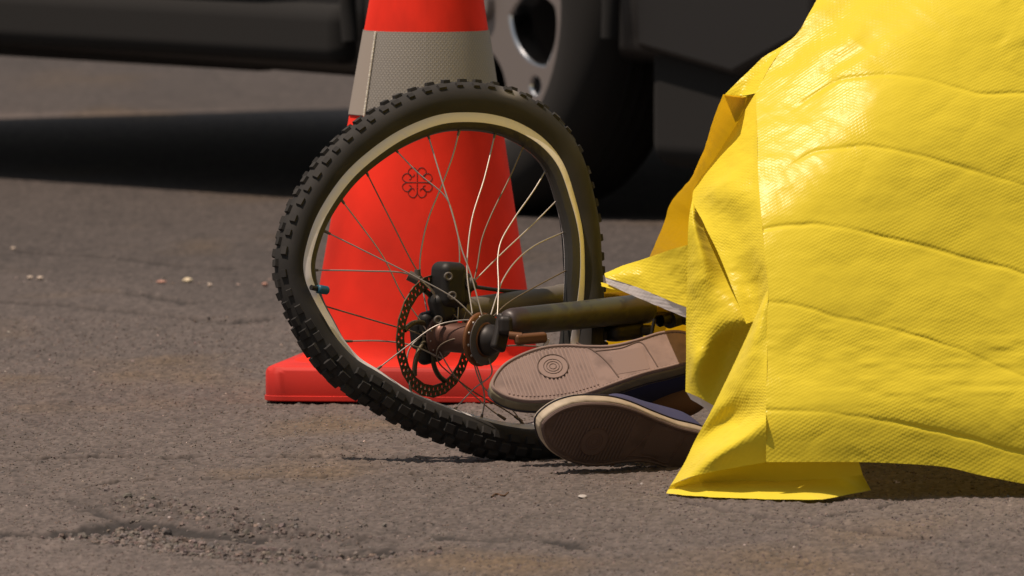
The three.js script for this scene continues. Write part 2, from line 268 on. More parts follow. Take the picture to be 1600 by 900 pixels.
// ---------------------------------------------------------------- traffic cone
{
  const L = 0.408, ang = 7 * Math.PI / 180, corner = onGround(411, 629);
  const ex = V(Math.cos(ang), 0, Math.sin(ang)), ez = V(Math.sin(ang), 0, -Math.cos(ang));
  const c = corner.clone().addScaledVector(ex, L / 2).addScaledVector(ez, L / 2);
  const cone = thing('traffic_cone', 'orange traffic cone with grey reflective collar standing behind the bicycle wheel', 'traffic cone', V(c.x, 0, c.z));
  const dirt = grain(256, 1, 0.62, 1.14, 6, 3);
  const pvc = std(0.66, 0.021, 0.011, 0.7, 0, { map: dirt }), skin = std(0.96, 0.034, 0.014, 0.8, 0, { map: dirt, specularIntensity: 0.5 });
  const sq = new THREE.Shape(), a = L / 2 - 0.010; const rr = 0.022;
  sq.moveTo(-a + rr, -a); sq.lineTo(a - rr, -a); sq.quadraticCurveTo(a, -a, a, -a + rr); sq.lineTo(a, a - rr); sq.quadraticCurveTo(a, a, a - rr, a); sq.lineTo(-a + rr, a); sq.quadraticCurveTo(-a, a, -a, a - rr); sq.lineTo(-a, -a + rr); sq.quadraticCurveTo(-a, -a, -a + rr, -a);
  const base = new THREE.ExtrudeGeometry(sq, { depth: 0.030, bevelEnabled: true, bevelThickness: 0.010, bevelSize: 0.010, bevelSegments: 5, curveSegments: 8 }).rotateX(-Math.PI / 2).rotateY(-ang).translate(0, 0.011, 0);
  mesh('base', toCreasedNormals(base, 0.7), pvc, cone);
  const lip = new THREE.ExtrudeGeometry(sq, { depth: 0.006, bevelEnabled: true, bevelThickness: 0.002, bevelSize: 0.0115, bevelSegments: 2 }).rotateX(-Math.PI / 2).rotateY(-ang).translate(0, 0.003, 0);
  mesh('base_lip', lip, pvc, cone);
  const yOf = (py) => at(665, py, c.z).y, lean = V(0, 0, 0);
  const ax = (y) => lerp(at(660, 520, c.z).x - c.x, at(666.5, 0, c.z).x - c.x, (y - yOf(520)) / (yOf(0) - yOf(520)));
  const s = 1 / 1106, r0 = 0.5 * 179 * s, slope = 0.5 * 0.325, rAt = (y) => r0 + (yOf(0) - y) * slope;
  const shear = (g) => { const p = g.attributes.position; for (let i = 0; i < p.count; i++) p.setX(i, p.getX(i) + ax(p.getY(i))); g.computeVertexNormals(); return g; };
  const prof = [[rAt(0.05) + 0.022, 0.0495], [rAt(0.055) + 0.010, 0.053], [rAt(0.065) + 0.002, 0.063]];
  for (let y = 0.08; y < 0.86; y += 0.04) prof.push([rAt(y), y]);
  prof.push([rAt(0.86), 0.86], [rAt(0.86) - 0.008, 0.866], [0.012, 0.866]);
  mesh('cone_body', shear(new THREE.LatheGeometry(prof.map(([r, y]) => new THREE.Vector2(r, y)), 96)), skin, cone);
  // collar, with a woven prism pattern in relief
  const n = 256, cd = new Uint8Array(n * n * 4), bd = new Uint8Array(n * n * 4);
  for (let j = 0; j < n; j++) for (let i = 0; i < n; i++) {
    const v = i / n * 8, u = j / n * 8, row = Math.floor(v), uu = (u + (row % 2) * 0.5) % 1 - 0.5, vv = v % 1 - 0.5, d = Math.hypot(uu, vv);
    const k = sstep(0.36, 0.50, d); const c0 = lerp(150, 205, k); cd.set([c0, c0, c0, 255], (j * n + i) * 4); const b0 = 255 * k; bd.set([b0, b0, b0, 255], (j * n + i) * 4);
  }
  const tex = (d) => { const t = new THREE.DataTexture(d, n, n); t.wrapS = t.wrapT = THREE.RepeatWrapping; t.magFilter = THREE.LinearFilter; t.minFilter = THREE.LinearMipmapLinearFilter; t.generateMipmaps = true; t.repeat.set(26, 4.6); t.needsUpdate = true; return t; };
  const sheet = std(0.37, 0.35, 0.315, 0.5, 0.0, { map: tex(cd), bumpMap: tex(bd), bumpScale: 0.0003 });
  const plain = std(0.33, 0.29, 0.25, 0.5, 0.0);
  const y1 = yOf(46.5), y2 = yOf(178);
  const collar = new THREE.LatheGeometry([[rAt(y2) - 0.001, y2 - 0.0002], [rAt(y2) + 0.0016, y2], [rAt((y1 + y2) / 2) + 0.0016, (y1 + y2) / 2], [rAt(y1) + 0.0016, y1], [rAt(y1) - 0.001, y1 + 0.0002]].map(([r, y]) => new THREE.Vector2(r, y)), 96);
  const col = mesh('reflective_collar', shear(collar), sheet, cone);
  const seamA = -Math.PI / 2 - 0.86 + Math.PI; // lathe angle of the seam, facing the camera's left
  const seam = new THREE.LatheGeometry([[rAt(y2) + 0.0030, y2 + 0.001], [rAt(y1) + 0.0030, y1 - 0.001]].map(([r, y]) => new THREE.Vector2(r, y)), 24, -1.40, 0.52);
  mesh('collar_overlap', shear(seam), plain, col);
  const glintMat = std(0.85, 0.82, 0.72, 0.3, 0.2), st = [];
  for (let i = 0; i < 22; i++) { const y = lerp(y1, y2, (i + 0.5 + 0.3 * rnd()) / 22), t = -0.90, r = rAt(y) + 0.0032, len = 0.0018 + 0.0016 * rnd(); const g = new RoundedBoxGeometry(0.0022 + 0.001 * rnd(), len * 2.2, 0.0016, 1, 0.0006); g.rotateY(t); g.translate(r * Math.sin(t), y, r * Math.cos(t)); st.push(shearOnly(g)); }
  function shearOnly(g) { const p = g.attributes.position; for (let i = 0; i < p.count; i++) p.setX(i, p.getX(i) + ax(p.getY(i))); return g; }
  mesh('seam_glint', merge(st), glintMat, col);  // glints along the seam, made as pale flecks
  // printed rosette: eight curls around a cross, drawn as thin ink lines lying on the cone
  const ink = std(0.035, 0.007, 0.006, 0.6), lines = [], W = 0.044;    // whole width
  const cy = yOf(279), cxp = at(652, 279, c.z + rAt(cy)).x - c.x;
  const P = (u, v) => { const y = cy + v * W, r = rAt(y), x = cxp + u * W - ax(y); return V(x + ax(y), y, Math.sqrt(r * r - x * x)); };
  for (const [m, q] of [[1, 0], [1, 1], [1, 2], [1, 3]]) for (const f of [1, -1]) {
    const ptsUV = [[0, 0.02], [0, 0.28], [0.02, 0.38], [0.10, 0.47], [0.20, 0.46], [0.28, 0.37], [0.27, 0.26], [0.20, 0.19], [0.12, 0.20], [0.09, 0.26]].map(([u, v]) => { u *= f; return q === 0 ? [u, v] : q === 1 ? [v, -u] : q === 2 ? [-u, -v] : [-v, u]; });
    lines.push(tube(ptsUV.map(([u, v]) => P(u, v)), 0.00062, 5, false, 40));
  }
  mesh('printed_rosette', merge(lines), ink, cone);
}

// ---------------------------------------------------------------- bicycle: crushed front wheel, hub, disc, fork
{
  const bike = thing('bicycle', 'fallen bicycle with a buckled front wheel and bent spokes leaning before the cone', 'bicycle', onGround(790, 713));
  const W = settle(bike), add = (name, geo, mat, parent = bike) => mesh(name, W(geo), mat, parent);
  const dust = grain(256, 1, 0.55, 1.0, 5, 9);
  const rubber = std(1, 1, 1, 0.82, 0, { vertexColors: true }), knobMat = [0, 1, 2].map((i) => std(0.015 + 0.006 * i, 0.014 + 0.0055 * i, 0.013 + 0.005 * i, 0.85));
  const silver = std(0.77, 0.74, 0.74, 0.5, 0.2), rimBlack = std(0.030, 0.028, 0.024, 0.45, 0.2), steel = std(0.43, 0.39, 0.35, 0.42, 0.6), oldSteel = std(0.18, 0.14, 0.105, 0.55, 0.5);
  const hubBrown = std(0.12, 0.058, 0.042, 0.42, 0.45), darkMetal = std(0.022, 0.021, 0.02, 0.5, 0.3), black = std(0.012, 0.012, 0.012, 0.6), grey = std(0.12, 0.105, 0.09, 0.6, 0.2);
  // near bead of the rim as it lies in the bent wheel
  const BEAD = [[720, 176.5], [692, 179], [663, 187], [620, 206.5], [578, 235], [542, 267], [514, 302.5], [491, 342], [477, 381], [471, 413], [474, 438], [487, 467], [505, 498], [528, 534], [555, 563], [588, 584], [642, 618], [706, 644], [756, 660], [796, 669], [838, 671], [868, 655], [886, 620], [898, 570], [907, 510], [912, 460], [913, 413], [910, 363], [899, 313], [878, 253], [849, 217], [807, 191], [764, 179]];
  const nAvg = V(Math.sin(0.49) * Math.cos(0.21), Math.sin(0.21), Math.cos(0.49) * Math.cos(0.21));
  const mid = at(690, 425, 0.0);
  const lift = (px, py) => { let p = at(px, py, 0); for (let k = 0; k < 3; k++) p = at(px, py, mid.z - ((p.x - mid.x) * nAvg.x + (p.y - mid.y) * nAvg.y) / nAvg.z); return p; };
  const curve = new THREE.CatmullRomCurve3(BEAD.map(([x, y]) => lift(x, y)), true, 'centripetal');
  const M = 360, pts = [], frames = [];
  for (let i = 0; i < M; i++) pts.push(curve.getPointAt(i / M));
  const yawOf = slut([[-180, 10], [-150, 16], [-90, 24], [-45, 22], [0, 68], [30, 62], [60, 46], [90, 24], [135, 16], [180, 10]]), pitchOf = slut([[-180, 8], [-174, 24], [-160, 46], [-120, 58], [-90, 60], [-60, 50], [-30, 18], [0, 10], [45, 16], [90, 21], [135, 15], [180, 8]]);
  for (let i = 0; i < M; i++) {
    const p = pts[i], T = pts[(i + 1) % M].clone().sub(pts[(i + M - 1) % M]).normalize();
    const th = Math.atan2(p.y - mid.y, p.x - mid.x) * 180 / Math.PI, y = yawOf(th) * Math.PI / 180, q = pitchOf(th) * Math.PI / 180;
    const N = V(Math.sin(y) * Math.cos(q), Math.sin(q), Math.cos(y) * Math.cos(q)); N.addScaledVector(T, -N.dot(T)).normalize();
    const O = V(0, 0, 0).crossVectors(T, N).normalize(); if (O.dot(p.clone().sub(mid)) < 0) O.negate();
    frames.push({ p, T, N, O, th });
  }
  const kg = (f, n, o) => f.p.clone().addScaledVector(f.N, n).addScaledVector(f.O, o);
  function ring(profile, colour) {                        // closed profile of [along N, along O]
    const of = typeof profile === 'function' ? profile : () => profile, K = of(frames[0]).length, pos = [], idx = [], col = [];
    frames.forEach((f, i) => of(f).forEach(([n, o], k) => { const v = kg(f, n, o); pos.push(v.x, v.y, v.z); if (colour) col.push(...colour(f, k / K)); }));
    for (let i = 0; i < M; i++) for (let k = 0; k < K; k++) { const a = i * K + k, b = i * K + (k + 1) % K, c = ((i + 1) % M) * K + k, d = ((i + 1) % M) * K + (k + 1) % K; idx.push(a, c, b, b, c, d); }
    const g = new THREE.BufferGeometry(); g.setAttribute('position', new THREE.Float32BufferAttribute(pos, 3)); if (colour) g.setAttribute('color', new THREE.Float32BufferAttribute(col, 3)); g.setIndex(idx); g.computeVertexNormals(); return g;
  }
  const creasedRing = (p) => toCreasedNormals(ring(p), 0.5);
  const TN = -0.012, circ = [];
  const trOf = slut([[-180, 0.0205], [-135, 0.0222], [-90, 0.0225], [-45, 0.024], [0, 0.0265], [45, 0.0262], [90, 0.0245], [135, 0.0218], [180, 0.0205]]), toOf = slut([[-180, 0.0135], [-135, 0.0175], [-90, 0.018], [-45, 0.020], [0, 0.0235], [45, 0.0235], [90, 0.0215], [135, 0.0172], [180, 0.0135]]);
  for (const f of frames) { f.TR = trOf(f.th); f.TO = toOf(f.th); }
  for (let k = 0; k < 28; k++) { const a = k / 28 * Math.PI * 2; circ.push([Math.sin(a), Math.cos(a)]); }
  const tyre = add('tyre', ring((f) => circ.map(([a, b]) => [TN + f.TR * a, f.TO + f.TR * b]), (f, k) => {
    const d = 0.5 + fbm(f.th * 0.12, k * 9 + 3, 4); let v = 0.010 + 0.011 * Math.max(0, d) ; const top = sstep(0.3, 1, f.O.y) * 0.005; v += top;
    const mud = Math.exp(-(((f.th - 66 - 18 * (k - 0.12)) / 3.2) ** 2)) * sstep(0.02, 0.05, k) * sstep(0.26, 0.18, k);
    v = lerp(v, 0.17, Math.min(1, 1.1 * mud)); return [v * 1.08, v, v * 0.9];
  }), rubber);
  // tread blocks, each a block of its own
  const block = (l, w, h) => { const g = new THREE.BoxGeometry(l, w, h), p = g.attributes.position; for (let i = 0; i < p.count; i++) if (p.getZ(i) > 0) { p.setX(i, p.getX(i) * 0.84); p.setY(i, p.getY(i) * 0.84); } g.computeVertexNormals(); return g; };
  const shoulder = [block(0.0118, 0.0088, 0.0050), block(0.0100, 0.0080, 0.0046), block(0.0128, 0.0088, 0.0050)], centre = [block(0.012, 0.009, 0.0062), block(0.011, 0.010, 0.006)];
  tyre.updateMatrixWorld(true); const tyreInv = tyre.matrixWorld.clone().invert();
  const ST = 64;
  for (let i = 0; i < ST; i++) for (const [phi, off, set] of [[56, 0, shoulder], [-56, 0.5, shoulder], [19, 0.5, centre], [-19, 0, centre]]) {
    const f = frames[Math.round((i + off) / ST * M) % M], a = (phi + 5 * (rnd() - 0.5)) * Math.PI / 180;
    const up = f.O.clone().multiplyScalar(Math.cos(a)).addScaledVector(f.N, Math.sin(a)), acr = f.N.clone().multiplyScalar(Math.cos(a)).addScaledVector(f.O, -Math.sin(a));
    const o = kg(f, TN, f.TO).addScaledVector(up, f.TR + 0.0008), X = V(0, 0, 0).crossVectors(acr, up).normalize();
    const k = mesh('tread_block', set[(i * 7 + (phi > 0 ? 1 : 0)) % set.length], knobMat[Math.floor(rnd() * 3)], tyre);
    k.scale.setScalar(1 + 0.38 * sstep(-12, -40, f.th) * sstep(-172, -150, f.th)); k.updateMatrix(); k.applyMatrix4(tyreInv.clone().multiply(basis(X, acr, up, o)));
  }
  // rim: black section with a machined brake track on either side
  const rim = add('rim', ring([[-0.0006, 0.004], [-0.0006, -0.0135], [-0.0035, -0.0175], [-0.0085, -0.0205], [-0.0155, -0.0205], [-0.0205, -0.0175], [-0.0234, -0.0135], [-0.0234, 0.004]]), rimBlack);
  rim.geometry = W(toCreasedNormals(rim.geometry.applyMatrix4(bike.matrixWorld), 0.5));
  add('brake_track', creasedRing([[0.0004, 0.003], [0.0006, -0.0005], [0.0006, -0.0115], [0.0, -0.0128], [-0.001, -0.0128], [-0.001, 0.003]]), silver, rim);
  add('brake_track', creasedRing([[-0.0244, 0.003], [-0.0246, -0.0005], [-0.0246, -0.0115], [-0.024, -0.0128], [-0.023, -0.0128], [-0.023, 0.003]]), silver, rim);
  // hub
  const hub = at(722, 528, 0.03), A = V(0.79, -0.03, 0.613).normalize(), hp = (s) => hub.clone().addScaledVector(A, s);
  const hubMesh = add('hub', merge([
    lathe(hp(-0.05), hp(0.06), [[0, 0.008], [0.004, 0.014], [0.008, 0.022], [0.012, 0.030], [0.0155, 0.030], [0.018, 0.024], [0.024, 0.0205], [0.072, 0.0205], [0.076, 0.024]], 40)]), hubBrown);
  const flange = add('hub_flange', lathe(hp(0.027), hp(0.06), [[0, 0.018], [0.001, 0.034], [0.0022, 0.0365], [0.0055, 0.0365], [0.007, 0.034], [0.009, 0.026], [0.016, 0.020], [0.022, 0.012]], 44), std(0.20, 0.085, 0.035, 0.45, 0.4), hubMesh);
  add('hub_washer', lathe(hp(0.040), hp(0.07), [[0, 0.024], [0.0, 0.0345], [0.0022, 0.0345], [0.0022, 0.024]], 40), std(0.16, 0.15, 0.15, 0.45, 0.5), hubMesh);
  const heads = []; for (let i = 0; i < 12; i++) { const a = i / 12 * Math.PI * 2 + 0.2, e1 = V(0, 1, 0).addScaledVector(A, -A.y).normalize(), e2 = V(0, 0, 0).crossVectors(A, e1); for (const [s, r] of [[0.0345, 0.031], [-0.0345, 0.026]]) heads.push(new THREE.SphereGeometry(0.0021, 8, 6).translate(...hp(s).addScaledVector(e1, r * Math.cos(a)).addScaledVector(e2, r * Math.sin(a)).toArray())); }
  add('spoke_heads', merge(heads), steel, hubMesh);
  // disc rotor with perforated ring and curved arms
  const e1 = V(0, 1, 0).addScaledVector(A, -A.y).normalize(), e2 = V(0, 0, 0).crossVectors(e1, A).normalize();
  const discFrame = basis(e2, e1, A, hp(-0.048));
  const ringS = new THREE.Shape(); ringS.absarc(0, 0, 0.084, 0, Math.PI * 2); const inn = new THREE.Path(); inn.absarc(0, 0, 0.0672, 0, Math.PI * 2, true); ringS.holes.push(inn);
  for (let i = 0; i < 48; i++) for (let j = 0; j < 2; j++) { const a = (i + j * 0.5) / 48 * Math.PI * 2, r = 0.0722 + j * 0.0068, h = new THREE.Path(); h.absellipse(r * Math.cos(a), r * Math.sin(a), 0.0027, 0.0019, 0, Math.PI * 2, true, a); ringS.holes.push(h); }
  const rg = [new THREE.ExtrudeGeometry(ringS, { depth: 0.0018, bevelEnabled: false, curveSegments: 10 })];
  for (let i = 0; i < 6; i++) { const a = i / 6 * Math.PI * 2 + 0.35, q = []; for (let k = 0; k <= 6; k++) { const r = lerp(0.018, 0.067, k / 6), b = a + 0.55 * (k / 6) ** 1.4; q.push(V(r * Math.cos(b), r * Math.sin(b), 0.001)); } rg.push(tube(q, 0.0036, 6)); }
  rg.push(new THREE.CylinderGeometry(0.024, 0.024, 0.004, 32).rotateX(Math.PI / 2));
  add('disc_rotor', merge(rg).applyMatrix4(discFrame), std(0.085, 0.068, 0.035, 0.5, 0.4));
  // caliper over the top of the disc
  const cal = [], bxAt = (px, py, z, l, h, d, r, rot) => new RoundedBoxGeometry(l, h, d, 4, r).rotateZ(rot).rotateY(0.55).translate(...at(px, py, z).toArray());
  cal.push(bxAt(700, 445, 0.01, 0.040, 0.062, 0.042, 0.012, -0.06), bxAt(712, 452, 0.0, 0.040, 0.050, 0.034, 0.012, -0.1), bxAt(690, 480, 0.015, 0.030, 0.040, 0.030, 0.010, 0.3), bxAt(732, 447, 0.0, 0.022, 0.016, 0.018, 0.006, 0.5), bxAt(676, 504, 0.005, 0.040, 0.034, 0.024, 0.010, 0.2), bxAt(660, 522, -0.004, 0.034, 0.040, 0.020, 0.008, 0.1), bxAt(671, 545, -0.006, 0.040, 0.040, 0.02, 0.01, 0.2));
  const caliper = add('brake_caliper', merge(cal), std(0.016, 0.015, 0.014, 0.55, 0.2));
  for (const [x, y] of [[700, 432], [706, 462], [684, 500]]) { const o = at(x, y, 0.033); add('caliper_bolt', lathe(o, o.clone().add(V(0.25, 0.05, 1)), [[0, 0.0062], [0.004, 0.0062], [0.005, 0.0052], [0.005, 0.003], [0.002, 0.0028], [0.002, 0.0001]], 14), grey, caliper); }
  for (const [p, q, r] of [[at(652, 421, 0.02), at(653, 436, 0.02), 0.0042], [at(638, 430, 0.02), at(654, 438, 0.02), 0.007], [at(741, 437, 0.01), at(729, 447, 0.01), 0.006]]) add('caliper_bolt', cyl(p, q, r, r, 12), grey, caliper);
  // fork: near leg and far leg, each a cast lower with a dust seal and a stanchion
  const legMat = std(1, 1, 1, 0.5, 0, { vertexColors: true, clearcoat: 0.25, clearcoatRoughness: 0.35 });
  function leg(a, b, r, tall) {
    const len = a.distanceTo(b), prof = [[0, 0.001], [0.002, r * 0.55], [0.008, r * 0.85], [0.018, r], [len * 0.5, r], [len - 0.024, r * 1.02], [len - 0.020, r * 1.10], [len - 0.004, r * 1.10], [len, r * 0.98], [len + 0.001, r * 0.4]];
    const dense = []; const f = lut(prof); for (let s = 0; s <= 60; s++) dense.push([prof[prof.length - 1][0] * s / 60, 0]); dense.forEach((d) => d[1] = Math.max(0.0006, f(d[0]))); dense.push([len + 0.001, 0.0005]);
    const g = lathe(a, b, dense, 40), p = g.attributes.position, c = new Float32Array(p.count * 3);
    for (let i = 0; i < p.count; i++) {
      const v = V(p.getX(i), p.getY(i), p.getZ(i)), s = v.clone().sub(a).dot(b.clone().sub(a)) / len / len, ang = i;
      let k = 0.045 + 0.03 * fbm(s * 22, (v.y + v.z) * 60, 3); const sticker = tall && s > 0.30 && s < 0.80 && fbm(s * 34 + 8, (v.y - a.y) * 120, 2) > -0.08 ? 1 : 0;
      c.set(sticker ? [0.060, 0.060, 0.032] : [k, k * 0.98, k * 0.82], i * 3); if (s < 0.12) c.set([0.035, 0.022, 0.02], i * 3);
    }
    g.setAttribute('color', new THREE.BufferAttribute(c, 3)); return g;
  }
  const la = at(786, 505, 0.085), lb = at(1011, 481, -0.145), ld = lb.clone().sub(la).normalize();
  const near = add('fork_leg', leg(la, lb, 0.0192, true), legMat);
  const fa = at(706, 486, -0.01), fb = at(888, 462, -0.21); add('fork_leg', leg(fa, fb, 0.0155, false), std(0.15, 0.13, 0.105, 0.5, 0.1));
  const yellowChrome = std(0.35, 0.27, 0.06, 0.22, 0.85);  // chrome, with the yellow reflection of the tarpaulin put into its colour
  add('stanchion', cyl(lb.clone().addScaledVector(ld, -0.01), at(1110, 474, -0.25), 0.0130, 0.0130), yellowChrome);
  add('stanchion', cyl(fb, at(1010, 450, -0.33), 0.0125, 0.0125), yellowChrome);
  add('fork_arch', merge([new RoundedBoxGeometry(0.062, 0.024, 0.03, 4, 0.01).rotateZ(0.05).rotateY(0.8).translate(...at(975, 518, -0.12).toArray()), new RoundedBoxGeometry(0.018, 0.014, 0.02, 3, 0.005).translate(...at(1010, 516, -0.13).toArray()), tube([at(975, 515, -0.13), at(940, 500, -0.17), at(890, 480, -0.21)], 0.011, 10)]), black);
  add('fork_crown', merge([tube([at(1030, 500, -0.17), at(1052, 494, -0.19), at(1090, 500, -0.2)], 0.010, 10), cyl(at(1045, 500, -0.18), at(1100, 480, -0.25), 0.012, 0.014)]), black);
  add('brake_hose', tube([at(733, 447, 0.0), at(800, 455, -0.12), at(862, 455, -0.18), at(886, 444, -0.22), at(940, 440, -0.3)], 0.0026, 8, false, 30), darkMetal);
  add('brake_hose', tube([at(1023, 498, -0.1), at(1020, 512, -0.1), at(1017, 530, -0.1)], 0.0024, 8), black);
  add('dropout', merge([lathe(hp(0.042), hp(0.08), [[0, 0.004], [0.001, 0.021], [0.007, 0.0215], [0.012, 0.019], [0.024, 0.012], [0.026, 0.003]], 28), new RoundedBoxGeometry(0.026, 0.050, 0.012, 3, 0.005).rotateZ(-0.35).rotateY(0.9).translate(...at(783, 520, 0.075).toArray()), new RoundedBoxGeometry(0.020, 0.026, 0.020, 3, 0.007).translate(...at(790, 508, 0.083).toArray())]), std(0.026, 0.022, 0.02, 0.5, 0.2));
  add('dropout', merge([lathe(hp(-0.056), hp(-0.09), [[0, 0.004], [0.001, 0.022], [0.012, 0.02], [0.016, 0.003]], 28), tube([hp(-0.06), at(690, 505, -0.02), at(708, 487, -0.01)], 0.014, 12)]), darkMetal);
  add('quick_release_lever', merge([new RoundedBoxGeometry(0.046, 0.015, 0.012, 3, 0.005).rotateZ(0.06).rotateY(0.35).translate(...at(829, 529, 0.09).toArray()), cyl(at(795, 524, 0.095), at(815, 526, 0.095), 0.0055, 0.0055, 12)]), std(0.16, 0.07, 0.03, 0.5, 0.3));
  add('clip', cyl(at(851, 541, 0.08), at(857, 529, 0.08), 0.0028, 0.0028, 8), silver);
  // valve
  const valve = add('valve', cyl(at(486, 449, 0.115), at(499, 452, 0.105), 0.0036, 0.0036, 12), darkMetal);
  add('valve_cap', lathe(at(496, 451.5, 0.108), at(516, 454.5, 0.10), [[0, 0.001], [0, 0.0058], [0.004, 0.0062], [0.0145, 0.0058], [0.0165, 0.004], [0.0168, 0.0005]], 20), std(0.008, 0.085, 0.135, 0.5), valve);
  // spokes: rim end -> bends -> hub end (picture points), each lifted between the rim and its hub flange
  const SPOKES = [
    [[615, 231], [653, 270], [697, 309], [709, 340], [717, 378], [718, 430], [715, 500]], [[668, 208], [690, 281], [708, 338], [721, 388], [736, 430], [753, 492]],
    [[718, 202], [708, 242], [691, 288], [670, 340], [661, 375], [656, 418], [664, 470], [673, 515]], [[571, 266], [613, 349], [650, 420], [671, 448], [698, 480], [718, 501]],
    [[532, 310], [599, 402], [628, 460], [656, 500], [670, 522]], [[507, 361], [585, 400], [650, 433], [709, 466], [745, 500]],
    [[487, 422], [570, 423.5], [640, 429], [672, 452], [692, 490]], [[500, 476], [592, 503], [650, 520], [688, 535]], [[541, 533], [599, 533], [645, 540], [690, 560]],
    [[588, 578], [635, 542], [682, 509], [716, 501], [744, 500]], [[642, 612], [636, 575], [639, 547], [655, 528], [682, 508]],
    [[812, 656], [790, 641], [740, 612], [700, 581], [686, 567], [682, 554], [686, 542], [702, 532], [736, 525]], [[786, 653], [772, 644], [732, 610], [708, 584], [686, 548], [676, 532]],
    [[707, 643], [740, 608], [768, 584], [764, 560]], [[774, 207], [757, 278], [738, 340], [731, 390], [730, 430], [738, 490]], [[819, 225], [796, 278], [768, 335], [753, 374], [745, 420], [732, 470], [722, 508]],
    [[857, 259], [835, 296], [803, 342], [783, 377], [778, 402], [779, 447], [777, 500]], [[881, 302], [835, 348], [778, 402], [737, 443], [690, 488]],
    [[892, 358], [835, 384], [806, 408], [786, 437], [777, 460], [767, 492]], [[893, 418], [833, 450], [793, 474], [771, 494]], [[815, 660], [800, 640], [770, 618], [752, 600], [738, 560]], [[752, 657], [757, 620], [740, 560], [728, 540]], [[894, 560], [860, 545], [800, 540], [764, 545]],
  ];
  SPOKES.forEach((s, i) => {
    const rimEnd = s[0], z0 = lift(rimEnd[0], rimEnd[1]).z - 0.012, hx = s[s.length - 1][0], z1 = hx > 726 ? hp(0.035).z + 0.004 : hp(-0.034).z + 0.012;
    let L = [0]; for (let k = 1; k < s.length; k++) L.push(L[k - 1] + Math.hypot(s[k][0] - s[k - 1][0], s[k][1] - s[k - 1][1]));
    const p = s.map(([x, y], k) => at(x, y, lerp(z0, z1, L[k] / L[L.length - 1]) + 0.006 * Math.sin(i * 2.3) * Math.sin(Math.PI * L[k] / L[L.length - 1])));
    const sp = add('spoke', tube(p, 0.00105, 6, false, 48), [steel, steel, steel, oldSteel][i % 4]);
    const d = p[1].clone().sub(p[0]).normalize(); add('spoke_nipple', cyl(p[0].clone().addScaledVector(d, -0.004), p[0].clone().addScaledVector(d, 0.009), 0.0023, 0.0018, 8), oldSteel, sp);
  });
}

